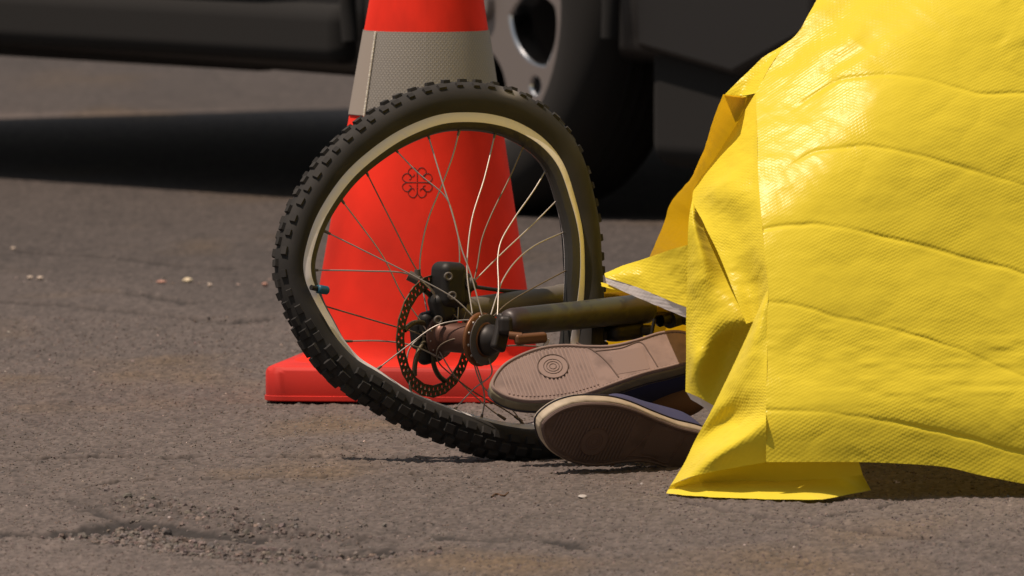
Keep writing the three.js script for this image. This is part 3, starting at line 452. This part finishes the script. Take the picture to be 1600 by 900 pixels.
// ---------------------------------------------------------------- shoes
{
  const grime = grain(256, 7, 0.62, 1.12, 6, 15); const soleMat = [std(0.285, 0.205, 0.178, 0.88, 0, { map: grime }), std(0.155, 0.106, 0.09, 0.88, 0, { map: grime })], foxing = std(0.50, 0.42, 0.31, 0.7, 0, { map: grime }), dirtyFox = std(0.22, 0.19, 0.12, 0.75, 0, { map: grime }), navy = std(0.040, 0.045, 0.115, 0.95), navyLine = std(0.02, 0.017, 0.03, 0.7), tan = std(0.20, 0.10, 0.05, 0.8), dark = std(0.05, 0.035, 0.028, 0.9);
  const LAT = [[0, 0], [0.006, -0.016], [0.018, -0.029], [0.04, -0.041], [0.07, -0.048], [0.10, -0.051], [0.13, -0.049], [0.17, -0.042], [0.21, -0.036], [0.25, -0.034], [0.275, -0.030], [0.292, -0.018], [0.298, 0]];
  const MED = [[0.292, 0.018], [0.275, 0.030], [0.25, 0.034], [0.215, 0.030], [0.18, 0.029], [0.15, 0.036], [0.12, 0.046], [0.09, 0.050], [0.06, 0.046], [0.03, 0.035], [0.012, 0.020]];
  const out2 = (ins, sgn, off = 0) => { const o = [...LAT, ...MED]; return o.map(([u, v], i) => { const [pu, pv] = o[(i + o.length - 1) % o.length], [nu, nv] = o[(i + 1) % o.length]; let tu = nu - pu, tv = nv - pv; const l = Math.hypot(tu, tv); return [u - tv / l * ins, (v + tu / l * ins) * sgn]; }); };
  const loop = (ins, sgn, n = 120) => new THREE.CatmullRomCurve3(out2(ins, sgn).map(([u, v]) => V(u, v, 0)), true, 'centripetal').getSpacedPoints(n);
  const shapeOf = (p) => { const s = new THREE.Shape(); p.forEach((q, i) => i ? s.lineTo(q.x, q.y) : s.moveTo(q.x, q.y)); return s; };
  const wid = (pts) => (u) => { let lo = 0, hi = 0; for (let i = 1; i < pts.length; i++) { const a = pts[i - 1], b = pts[i]; if ((a.x - u) * (b.x - u) <= 0 && a.x !== b.x) { const v = lerp(a.y, b.y, (u - a.x) / (b.x - a.x)); lo = Math.min(lo, v); hi = Math.max(hi, v); } } return [lo, hi]; };
  function shoe(label, toe, u, n, sgn, mats) {
    u = u.normalize(); n.addScaledVector(u, -n.dot(u)).normalize(); const v = V(0, 0, 0).crossVectors(n, u);
    const g = thing('canvas_shoe', label, 'shoe', toe, 'pair of canvas shoes showing from under the tarpaulin'); delete g.userData.group; g.quaternion.setFromRotationMatrix(basis(u, v, n, V(0, 0, 0)));
    const edge = loop(0, sgn), W = wid(edge);
    const mid = new THREE.ExtrudeGeometry(shapeOf(loop(0.003, sgn)), { depth: 0.0145, bevelEnabled: true, bevelThickness: 0.003, bevelSize: 0.003, bevelSegments: 3 }).translate(0, 0, -0.019);
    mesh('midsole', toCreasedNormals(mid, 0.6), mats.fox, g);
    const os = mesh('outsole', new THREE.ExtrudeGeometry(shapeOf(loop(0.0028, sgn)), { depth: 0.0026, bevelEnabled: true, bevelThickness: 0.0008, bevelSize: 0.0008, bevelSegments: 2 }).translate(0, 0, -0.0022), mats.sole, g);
    const bead = loop(0.0045, sgn); bead.forEach((p) => p.z = 0.0012); mesh('sole_rim', tube(bead.slice(0, -1), 0.0022, 6, true, 160), mats.sole, os);
    const ribs = []; for (let x = 0.022; x < 0.145; x += 0.0052) { const [lo, hi] = W(x); const a = lo + 0.011, b = hi - 0.011; if (b - a < 0.01) continue; ribs.push(new RoundedBoxGeometry(0.0028, b - a, 0.0027, 1, 0.0008).translate(x, (a + b) / 2, 0.0012)); }
    mesh('tread_ribs', merge(ribs), mats.sole, os);
    const oval = []; const oc = V(0.092, 0.010 * sgn, 0.0026); oval.push(new THREE.CylinderGeometry(0.0205, 0.0205, 0.0012, 40).rotateX(Math.PI / 2));
    mesh('emblem_pad', merge(oval).translate(oc.x, oc.y, 0.0018), mats.sole, os);
    const rings = [0.0205, 0.0125, 0.0085, 0.0045].map((r, i) => new THREE.TorusGeometry(r, i ? 0.0005 : 0.0008, 6, 40)); mesh('emblem_rings', merge(rings).translate(oc.x, oc.y, 0.0027), mats.line, os);
    // waist: a raised panel between two lines
    const arch = []; arch.push(tube([V(0.135, 0.042 * sgn, 0.0012), V(0.152, 0.024 * sgn, 0.0012), V(0.164, 0.0, 0.0012), V(0.172, -0.030 * sgn, 0.0012)], 0.0011, 6)); arch.push(tube([V(0.152, 0.022 * sgn, 0.0012), V(0.19, 0.018 * sgn, 0.0012), V(0.218, 0.021 * sgn, 0.0012), V(0.224, 0.0, 0.0012), V(0.228, -0.026 * sgn, 0.0012)], 0.0010, 6));
    mesh('waist_lines', merge(arch), mats.line, os);
    mesh('waist_panel', new RoundedBoxGeometry(0.046, 0.040, 0.0016, 2, 0.0006).rotateZ(-0.04 * sgn).translate(0.195, -0.006 * sgn, 0.0008), mats.sole, os);
    const teeth = []; bead.forEach((p, i) => { if (p.x > 0.03 && p.x < 0.29) teeth.push(new THREE.BoxGeometry(0.0014, 0.0014, 0.0012).translate(p.x, p.y * 0.93, 0.0014)); }); mesh('stitching', merge(teeth), mats.line, os);
    const ln = loop(-0.0006, sgn); ln.forEach((p) => p.z = -0.0165); mesh('foxing_line', tube(ln.slice(0, -1), 0.0011, 6, true, 160), navyLine, g);
    // canvas upper: toe box rising to the opening
    const H = slut([[0, 0.002], [0.01, 0.010], [0.03, 0.018], [0.06, 0.026], [0.09, 0.036], [0.12, 0.050], [0.16, 0.080], [0.2, 0.085], [0.27, 0.085], [0.296, 0.080]]), nu = 60, nv = 28, pos = [], idx = [];
    const inE = wid(loop(0.004, sgn));
    for (let i = 0; i <= nu; i++) { const x = lerp(0.0045, 0.2935, i / nu), [lo, hi] = inE(x), c = (lo + hi) / 2, w = (hi - lo) / 2, h = H(x); for (let k = 0; k <= nv; k++) { const a = Math.PI * k / nv, e = 0.72; pos.push(x, c + w * Math.sign(Math.cos(a)) * Math.abs(Math.cos(a)) ** e * (1 - 0.25 * Math.sin(a)), -0.0200 - h * Math.sin(a) ** e); } }
    for (let i = 0; i < nu; i++) for (let k = 0; k < nv; k++) { const a = i * (nv + 1) + k, b = a + nv + 1; idx.push(a, a + 1, b, a + 1, b + 1, b); }
    const ug = new THREE.BufferGeometry(); ug.setAttribute('position', new THREE.Float32BufferAttribute(pos, 3)); ug.setIndex(idx); ug.computeVertexNormals(); mesh('upper', ug, mats.upper, g);
    return g;
  }
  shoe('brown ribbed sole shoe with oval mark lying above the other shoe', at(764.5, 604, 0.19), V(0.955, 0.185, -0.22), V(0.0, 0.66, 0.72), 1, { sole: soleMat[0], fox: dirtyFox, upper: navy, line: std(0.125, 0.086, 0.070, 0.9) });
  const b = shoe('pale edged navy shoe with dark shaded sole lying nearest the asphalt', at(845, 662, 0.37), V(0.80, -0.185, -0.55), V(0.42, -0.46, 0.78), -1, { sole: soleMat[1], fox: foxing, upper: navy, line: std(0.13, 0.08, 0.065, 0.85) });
  const tanForm = mesh('tan_form', new THREE.SphereGeometry(0.03, 20, 14).scale(1.5, 0.9, 0.8).translate(0.262, -0.02, -0.085), tan, scene.getObjectByName('canvas_shoe'));  // tan ellipsoid at the shoe opening
}

// ---------------------------------------------------------------- yellow tarpaulin
{
  const tarp = thing('tarpaulin', 'yellow woven plastic tarpaulin draped in a tall heap over the bicycle at right', 'tarpaulin', onGround(1400, 770));
  const W = settle(tarp);
  const yellow = std(0.82, 0.66, 0.028, 0.9, 0, { transmission: 0.10, thickness: 0, ior: 1.4, clearcoat: 0.25, clearcoatRoughness: 0.28 });
  const thinY = std(0.86, 0.52, 0.008, 0.95, 0, { transmission: 0.55, thickness: 0, ior: 1.4, clearcoat: 0.5, clearcoatRoughness: 0.35 });
  const white = std(0.84, 0.79, 0.78, 0.8);
  const weave = (u, v) => { const p = 0.0047, a = (u + 0.35 * v) / p, b = (v - 0.15 * u) / (p * 1.15); return 0.00022 * Math.sin(2 * Math.PI * a) * Math.sin(2 * Math.PI * b + Math.PI * Math.floor(a)) + 0.00012 * Math.sin(2 * Math.PI * (a + b)); };
  function grid(P, nu, nv, opt = {}) {                      // P(i/nu, j/nv) -> world point; relief added along the normal
    const base = [], pos = new Float32Array((nu + 1) * (nv + 1) * 3), idx = [];
    for (let j = 0; j <= nv; j++) for (let i = 0; i <= nu; i++) base.push(P(i / nu, j / nv));
    const g = new THREE.BufferGeometry(); base.forEach((p, k) => pos.set([p.x, p.y, p.z], k * 3));
    for (let j = 0; j < nv; j++) for (let i = 0; i < nu; i++) { const a = j * (nu + 1) + i, b = a + nu + 1; idx.push(a, b, a + 1, a + 1, b, b + 1); }
    g.setAttribute('position', new THREE.BufferAttribute(pos, 3)); g.setIndex(idx); g.computeVertexNormals();
    const n = g.attributes.normal, am = opt.weave ?? 1, wr = opt.wrinkle ?? 0.0012, sc = opt.scale ?? 1;
    base.forEach((p, k) => {
      const i = k % (nu + 1) / nu, j = Math.floor(k / (nu + 1)) / nv, ed = opt.pin ? Math.min(1, 8 * Math.min(i, 1 - i), 8 * Math.min(j, 1 - j)) : 1;
      const u = p.x * 0.9 + p.z * 0.45, v = p.y - p.z * 0.4;
      const d = am * (0.75 + 0.9 * noise(u * 30 + 3, v * 30)) * 1.15 * weave(u + 0.002 * noise(u * 40, v * 40), v) + ed * wr * sc * (fbm(u * 24 + (opt.seed ?? 0), v * 34, 4) + 0.5 * noise(u * 30 + v * 60, v * 20 - u * 40)) ;
      pos[k * 3] += n.getX(k) * d; pos[k * 3 + 1] += n.getY(k) * d; pos[k * 3 + 2] += n.getZ(k) * d;
    });
    g.computeVertexNormals(); return g;
  }
  function quilt(rows, nu, nv, opt = {}) {                   // rows of [px, py, z]
    const R = rows.map((r) => r.map(([x, y, z]) => at(x, y, z)));
    if (opt.smooth) {
      const cols = R[0].map((_, i) => new THREE.CatmullRomCurve3(R.map((r) => r[i]), false, 'centripetal')), at1 = (c, t) => c.getPoint(t);
      return grid((s, t) => new THREE.CatmullRomCurve3(cols.map((c) => at1(c, t)), false, 'centripetal').getPoint(s), nu, nv, opt);
    }
    return grid((s, t) => { const J = t * (R.length - 1), j = Math.min(R.length - 2, Math.floor(J)), fj = J - j, I = s * (R[0].length - 1), i = Math.min(R[0].length - 2, Math.floor(I)), fi = I - i; return R[j][i].clone().lerp(R[j][i + 1], fi).lerp(R[j + 1][i].clone().lerp(R[j + 1][i + 1], fi), fj); }, nu, nv, opt);
  }
  // main front panel
  const zMid = slut([[-420, 0.14], [-300, 0.34], [-150, 0.53], [0, 0.67], [130, 0.76], [230, 0.822], [350, 0.882], [465, 0.935], [560, 0.973], [645, 1.012], [722, 1.023], [770, 1.03]]);
  const ridge = slut([[-420, 1680], [-150, 1550], [0, 1468], [100, 1402], [200, 1340], [300, 1264], [345, 1228], [420, 1196], [800, 1190]]);
  const soft = (x, w) => w * Math.log1p(Math.exp(Math.max(-30, Math.min(30, x / w))));
  const CRE = [[[1180, 210], [1240, 172], [1300, 132], [1340, 121], [1390, 117], [1450, 125], [1500, 140], [1535, 148], [1620, 146], [2200, 200]], [[1190, 300], [1255, 246], [1300, 233], [1360, 230], [1440, 244], [1520, 268], [1600, 290], [2200, 470]], [[1190, 360], [1230, 353], [1290, 353], [1350, 364], [1450, 388], [1530, 409], [1600, 428], [2200, 600]], [[1198, 472], [1250, 479], [1310, 497], [1400, 517], [1500, 547], [1600, 588], [2200, 740]], [[1197, 641], [1290, 645], [1400, 662], [1500, 682], [1600, 710], [2200, 860]]].map(slut);
  const depth = (px, py) => {
    const xr = ridge(py); let z = zMid(py);
    z -= 0.50 * soft(xr - px, 42) / 1180 + 0.24 * soft(px - xr, 70) / 1180;
    if (px > 1600) z -= ((px - 1600) / 1180) ** 2 * 0.5;
    const ks = CRE.map((f) => f(px));
    for (let k = 0; k < ks.length; k++) {
      const d = py - ks[k], on = k === 0 ? sstep(1215, 1290, px) : k === 1 ? sstep(1225, 1275, px) : 1, sharp = k === 4 ? 1.4 : 1;
      z -= on * sharp * (Math.max(0.0003, 0.0011 + 0.0016 * noise(px / 60, k * 7)) * Math.exp(-(((d + 1 + 3 * noise(px / 25, k)) / 3.6) ** 2)) + 0.0014 * Math.exp(-Math.abs(d) / 22));
    }
    z += 0.010 * fbm(px / 210, py / 260 + 4, 2) + 0.0011 * noise(px / 46 + py / 90, py / 38 - px / 120) + 0.0005 * Math.abs(noise(px / 30 - py / 50, py / 60 + px / 45));
    const w1 = px * 0.62 + py * 0.78; z += 0.0026 * sstep(170, 60, py) * sstep(1420, 1300, px) * Math.sin(w1 / 9 + 2 * noise(px / 60, py / 60));
    z += 0.0010 * Math.abs(noise(px / 75 + py / 60 + 20, py / 110 - px / 90)) * 2 - 0.0006 * Math.abs(noise(px / 40 - py / 33 + 7, py / 50 + px / 160)) * 2;
    z += 0.0018 * sstep(480, 540, py) * sstep(660, 600, py) * noise(px / 34, py / 9);
    z += 0.0035 * sstep(1540, 1590, px) * sstep(140, 60, py) * noise(px / 20 + py / 30, py / 16);
    return z;
  };
  const left = lut([[-420, 1440], [-300, 1390], [-60, 1300], [0, 1277], [20, 1265], [52, 1247], [76, 1222], [110, 1200], [145, 1181], [200, 1183], [280, 1185], [330, 1189], [400, 1195], [450, 1201], [480, 1199], [640, 1197], [722, 1197]]);
  const hem = slut([[1190, 722], [1345, 722], [1420, 725], [1480, 730], [1530, 742], [1600, 756], [1700, 775], [2200, 905]]);
  const wide = (x) => x < 0.72 ? lerp(0, 1, x / 0.72) * 1 : 1 + (x - 0.72) / 0.28 * 1.5;  // dense inside the frame
  const panel = grid((s, t) => {
    const py0 = t < 0.06 ? lerp(-420, -12, t / 0.06) : lerp(-12, 722, (t - 0.06) / 0.94), l = left(py0);
    const w = wide(s), px = w <= 1 ? lerp(l, 1612, w) : 1612 + (w - 1) * 400;
    let py = py0; const h = hem(px); if (py0 > 300) py = lerp(300, h, (py0 - 300) / 422);
    return at(px, py, depth(px, py));
  }, 420, 560, { wrinkle: 0.0008 });
  mesh('front_panel', W(panel), yellow, tarp);
  const zc = (py) => depth(left(py), py);
  // upper left lip
  mesh('upper_fold', W(quilt([
    [[1300, -60, zc(-60) - 0.16], [1300, -60, zc(-60) - 0.05], [1300, -60, zc(-60)]], [[1276, 1, zc(0) - 0.02], [1277, 1, zc(0) - 0.01], [1278, 0, zc(0)]], [[1246, 53, zc(52) - 0.015], [1247, 53, zc(52) - 0.008], [1248, 52, zc(52)]], [[1190, 92, zc(90) - 0.012], [1208, 86, zc(80) - 0.004], [1222, 77, zc(76)]],
    [[1168, 113, zc(110) - 0.018], [1184, 112, zc(110) - 0.010], [1200, 110, zc(110)]], [[1150, 130, zc(128) - 0.022], [1170, 130, zc(128) - 0.018], [1190, 128, zc(128)]], [[1132, 148, zc(145) - 0.02], [1157, 150, zc(145) - 0.024], [1182, 146, zc(145)]]], 60, 150, { wrinkle: 0.002, seed: 5, smooth: true })), yellow, tarp);
  mesh('side_facet', W(quilt([
    [[1180, 146, zc(145) - 0.002], [1181, 146, zc(145) - 0.001], [1182, 145, zc(145)]], [[1147, 200, zc(200) - 0.05], [1166, 200, zc(200) - 0.022], [1183, 200, zc(200)]], [[1115, 250, zc(250) - 0.085], [1150, 252, zc(250) - 0.036], [1184, 250, zc(250)]],
    [[1083, 300, zc(300) - 0.12], [1140, 300, zc(300) - 0.030], [1187, 300, zc(300)]], [[1100, 350, zc(350) - 0.085], [1148, 345, zc(350) - 0.048], [1191, 350, zc(350)]], [[1122, 395, zc(395) - 0.07], [1160, 395, zc(395) - 0.045], [1195, 395, zc(395)]], [[1148, 460, zc(460) - 0.055], [1175, 455, zc(450) - 0.05], [1201, 450, zc(450)]], [[1166, 506, zc(500) - 0.05], [1182, 500, zc(490) - 0.05], [1199, 480, zc(480)]]], 110, 300, { wrinkle: 0.0022, seed: 9, smooth: true, pin: true })), yellow, tarp);
  mesh('hanging_strip', W(quilt([
    [[1084, 300, 0.69], [1084, 302, 0.692], [1085, 301, 0.694], [1086, 302, 0.69]], [[1076, 346, 0.73], [1084, 344, 0.735], [1094, 345, 0.715], [1108, 352, 0.70]], [[1074, 420, 0.735], [1100, 420, 0.765], [1128, 420, 0.745], [1150, 425, 0.735]], [[1072, 500, 0.74], [1100, 505, 0.775], [1150, 500, 0.80], [1186, 500, 0.80]],
    [[1072, 562, 0.745], [1092, 560, 0.79], [1140, 540, 0.77], [1186, 560, 0.78]], [[1071, 612, 0.75], [1090, 620, 0.775], [1112, 632, 0.78], [1150, 652, 0.79]]], 110, 260, { wrinkle: 0.0028, seed: 13, smooth: true, pin: true })), yellow, tarp);
  mesh('white_hem', W(quilt([[[1071, 611, 0.748], [1095, 622, 0.772], [1130, 642, 0.78]], [[1079, 624, 0.75], [1096, 634, 0.77], [1124, 656, 0.775]]], 30, 8, { wrinkle: 0.0012 })), white, tarp);
  // lower corner flap, its fold and the tail under the hem
  mesh('corner_flap', W(quilt([
    [[1200, 450, zc(450) - 0.006], [1200, 451, zc(450) - 0.004], [1201, 450, zc(450)]], [[1162, 536, 0.885], [1182, 530, 0.935], [1199, 530, zc(530)]], [[1112, 640, 0.885], [1155, 612, 0.93], [1198, 600, zc(600)]], [[1085, 690, 0.87], [1140, 660, 0.905], [1197, 643, zc(643)]],
    [[1070, 722, 0.875], [1120, 708, 0.975], [1197, 662, zc(662) + 0.008]], [[1048, 758, 0.875], [1090, 742, 0.955], [1197, 722, zc(722) - 0.010]]], 120, 260, { wrinkle: 0.0022, seed: 21, smooth: true, pin: true })), yellow, tarp);
  mesh('tail_flap', W(quilt([
    [[1048, 757, 0.868], [1092, 741, 0.945], [1150, 728, 0.952], [1197, 715, 0.948], [1290, 714, 0.95], [1340, 714, 0.95]], [[1044, 765, 0.86], [1095, 754, 0.92], [1160, 750, 0.932], [1220, 752, 0.94], [1300, 748, 0.945], [1348, 742, 0.95]], [[1041, 771, 0.90], [1110, 777, 0.98], [1200, 780, 1.02], [1285, 781, 1.04], [1325, 773, 0.97], [1361, 766, 0.92]]], 220, 60, { wrinkle: 0.0012, seed: 25, weave: 0.3 })), yellow, tarp);
  // thin sheet behind, lit through by the sun
  mesh('back_flap', W(quilt([
    [[1131, 148, 0.72], [1156, 151, 0.69], [1182, 152, 0.64]], [[1110, 200, 0.71], [1145, 202, 0.66], [1182, 210, 0.61]], [[1098, 240, 0.705], [1130, 240, 0.65], [1180, 240, 0.60]], [[1081, 276, 0.70], [1110, 280, 0.64], [1170, 290, 0.58]], [[1050, 311, 0.68], [1085, 320, 0.62], [1150, 330, 0.56]], [[1040, 341, 0.66], [1075, 350, 0.60], [1130, 360, 0.53]],
    [[1016, 400, 0.50], [1050, 405, 0.48], [1120, 410, 0.46]], [[1004, 435, 0.10], [1050, 440, 0.08], [1120, 445, 0.06]], [[992, 470, -0.27], [1050, 475, -0.3], [1120, 480, -0.3]], [[942, 545, -0.34], [1040, 545, -0.36], [1120, 550, -0.36]], [[935, 600, -0.36], [1040, 610, -0.38], [1120, 620, -0.38]]], 60, 200, { wrinkle: 0.003, seed: 31, smooth: true })), thinY, tarp);
  mesh('pocket_lip', W(quilt([[[1132, 148.5, zc(145) - 0.02], [1157, 150.5, zc(145) - 0.024], [1182, 148, zc(145) - 0.003]], [[1131.5, 149, 0.72], [1156, 152, 0.69], [1183, 153, 0.64]]], 20, 10, { wrinkle: 0.0006 })), yellow, tarp);
  mesh('pointed_flap', W(quilt([
    [[944, 427, 0.625], [980, 413, 0.635], [1016, 401, 0.655], [1065, 385, 0.705], [1090, 380, 0.725]], [[945, 430, 0.635], [985, 428, 0.650], [1020, 428, 0.665], [1068, 430, 0.705], [1090, 432, 0.725]], [[946, 434, 0.640], [985, 445, 0.655], [1020, 459, 0.675], [1072, 480, 0.715], [1090, 486, 0.725]]], 90, 70, { wrinkle: 0.0022, seed: 37, smooth: true })), yellow, tarp);
  mesh('white_hem', W(quilt([[[945.5, 433, 0.640], [985, 444.5, 0.654], [1020, 458.5, 0.674], [1074, 480, 0.714]], [[948, 443, 0.641], [982, 459, 0.653], [1020, 475, 0.671], [1076, 498, 0.710]]], 60, 10, { wrinkle: 0.0008 })), white, tarp);
  mesh('turned_edge', W(quilt([[[940, 447, 0.645], [962, 453, 0.645], [984, 458, 0.635]], [[939, 441, 0.635], [963, 446, 0.635], [985, 456, 0.630]]], 20, 6, { wrinkle: 0.0006 })), yellow, tarp);
  // left side of the heap, from its outline back to the ground
  const rim = [-420, -300, -150, -60, 0, 52, 90, 120, 145].map((y) => at(left(y) + 9, y, zc(y) - 0.004)).concat([[1184, 156, 0.64], [1184, 210, 0.61], [1182, 240, 0.60], [1152, 330, 0.56], [1122, 410, 0.46], [1121, 445, 0.06], [1121, 480, -0.3], [1121, 550, -0.36], [1121, 620, -0.38]].map((q) => at(...q)));
  mesh('side_panel', W(grid((s, t) => { const I = t * (rim.length - 1), i = Math.min(rim.length - 2, Math.floor(I)), e = rim[i].clone().lerp(rim[i + 1], I - i), b = V(lerp(0.66, 0.34, t), 0.0, lerp(-1.06, -0.3, t)); return e.lerp(b, s); }, 30, 80, { wrinkle: 0.004, weave: 0 })), yellow, tarp);
  // far side of the heap, down to the ground behind
  const top = (s) => { const w = wide(s), l = left(-420), px = w <= 1 ? lerp(l + 60, 1612, w) : 1612 + (w - 1) * 400; return at(px, -420, depth(px, -420)); };
  mesh('back_panel', W(grid((s, t) => { const a = top(s), b = V(lerp(0.62, 1.6, s), 0.0, -1.05 + 0.1 * Math.sin(s * 14)), m = a.clone().lerp(b, t); m.y += 0.10 * Math.sin(Math.PI * t); return m; }, 60, 60, { wrinkle: 0.01, weave: 0 })), yellow, tarp);
}

// ---------------------------------------------------------------- small litter on the road
{
  const stone = (name, label, px, py, r, col, cat = 'pebble') => {
    const g = new THREE.IcosahedronGeometry(1, 2), p = g.attributes.position, o = rnd() * 50;
    for (let i = 0; i < p.count; i++) { const q = V(p.getX(i), p.getY(i), p.getZ(i)), k = 1 + 0.35 * noise(q.x * 1.6 + o, q.y * 1.6 + q.z * 1.3); p.setXYZ(i, q.x * k, q.y * k, q.z * k); }
    g.computeVertexNormals(); g.scale(r[0], r[1], r[2]);
    const at0 = onGround(px, py), m = mesh(numbered(name), g, col, scene); m.position.set(at0.x, r[1] * 0.6, at0.z); m.userData = { label, category: cat };
  };
  const pale = std(0.5, 0.41, 0.33, 0.7), cream = std(0.6, 0.50, 0.34, 0.6), pink = std(0.45, 0.24, 0.18, 0.7);
  stone('pebble', 'cream flat stone chip on the road left of the wheel', 293, 440, [0.008, 0.004, 0.015], cream);
  stone('pebble', 'reddish stone chip just left of the cream one', 252, 441, [0.008, 0.002, 0.014], pink);
  stone('pebble', 'small bright stone just right of the cream chip', 328, 447, [0.004, 0.003, 0.006], pale);
  stone('pebble', 'pink stone close to the left of the bicycle tyre', 414, 446, [0.005, 0.003, 0.008], pink);
  stone('pebble', 'bright white stone by the left edge of the picture, right of its twin', 63, 436, [0.005, 0.003, 0.008], pale);
  stone('pebble', 'pale stone by the left edge of the picture, left of its twin', 47, 435, [0.005, 0.0025, 0.008], pale);
  stone('pebble', 'small pale stone far left, behind the two bright ones', 21, 390, [0.005, 0.003, 0.008], pale);
  stone('paper_scrap', 'small crumpled white scrap on the road below the shoes', 910, 777, [0.006, 0.002, 0.016], std(0.42, 0.39, 0.36, 0.9), 'litter');
  const tw = mesh('twig', tube([onGround(768, 779), onGround(776, 776), onGround(786, 777), onGround(794, 774)].map((p, i) => p.setY(0.002 + 0.0015 * (i % 2))), 0.0014, 6), std(0.09, 0.045, 0.02, 0.9), scene);
  tw.userData = { label: 'short brown twig on the road left of the white scrap', category: 'twig' };
}

renderer.render(scene, camera);
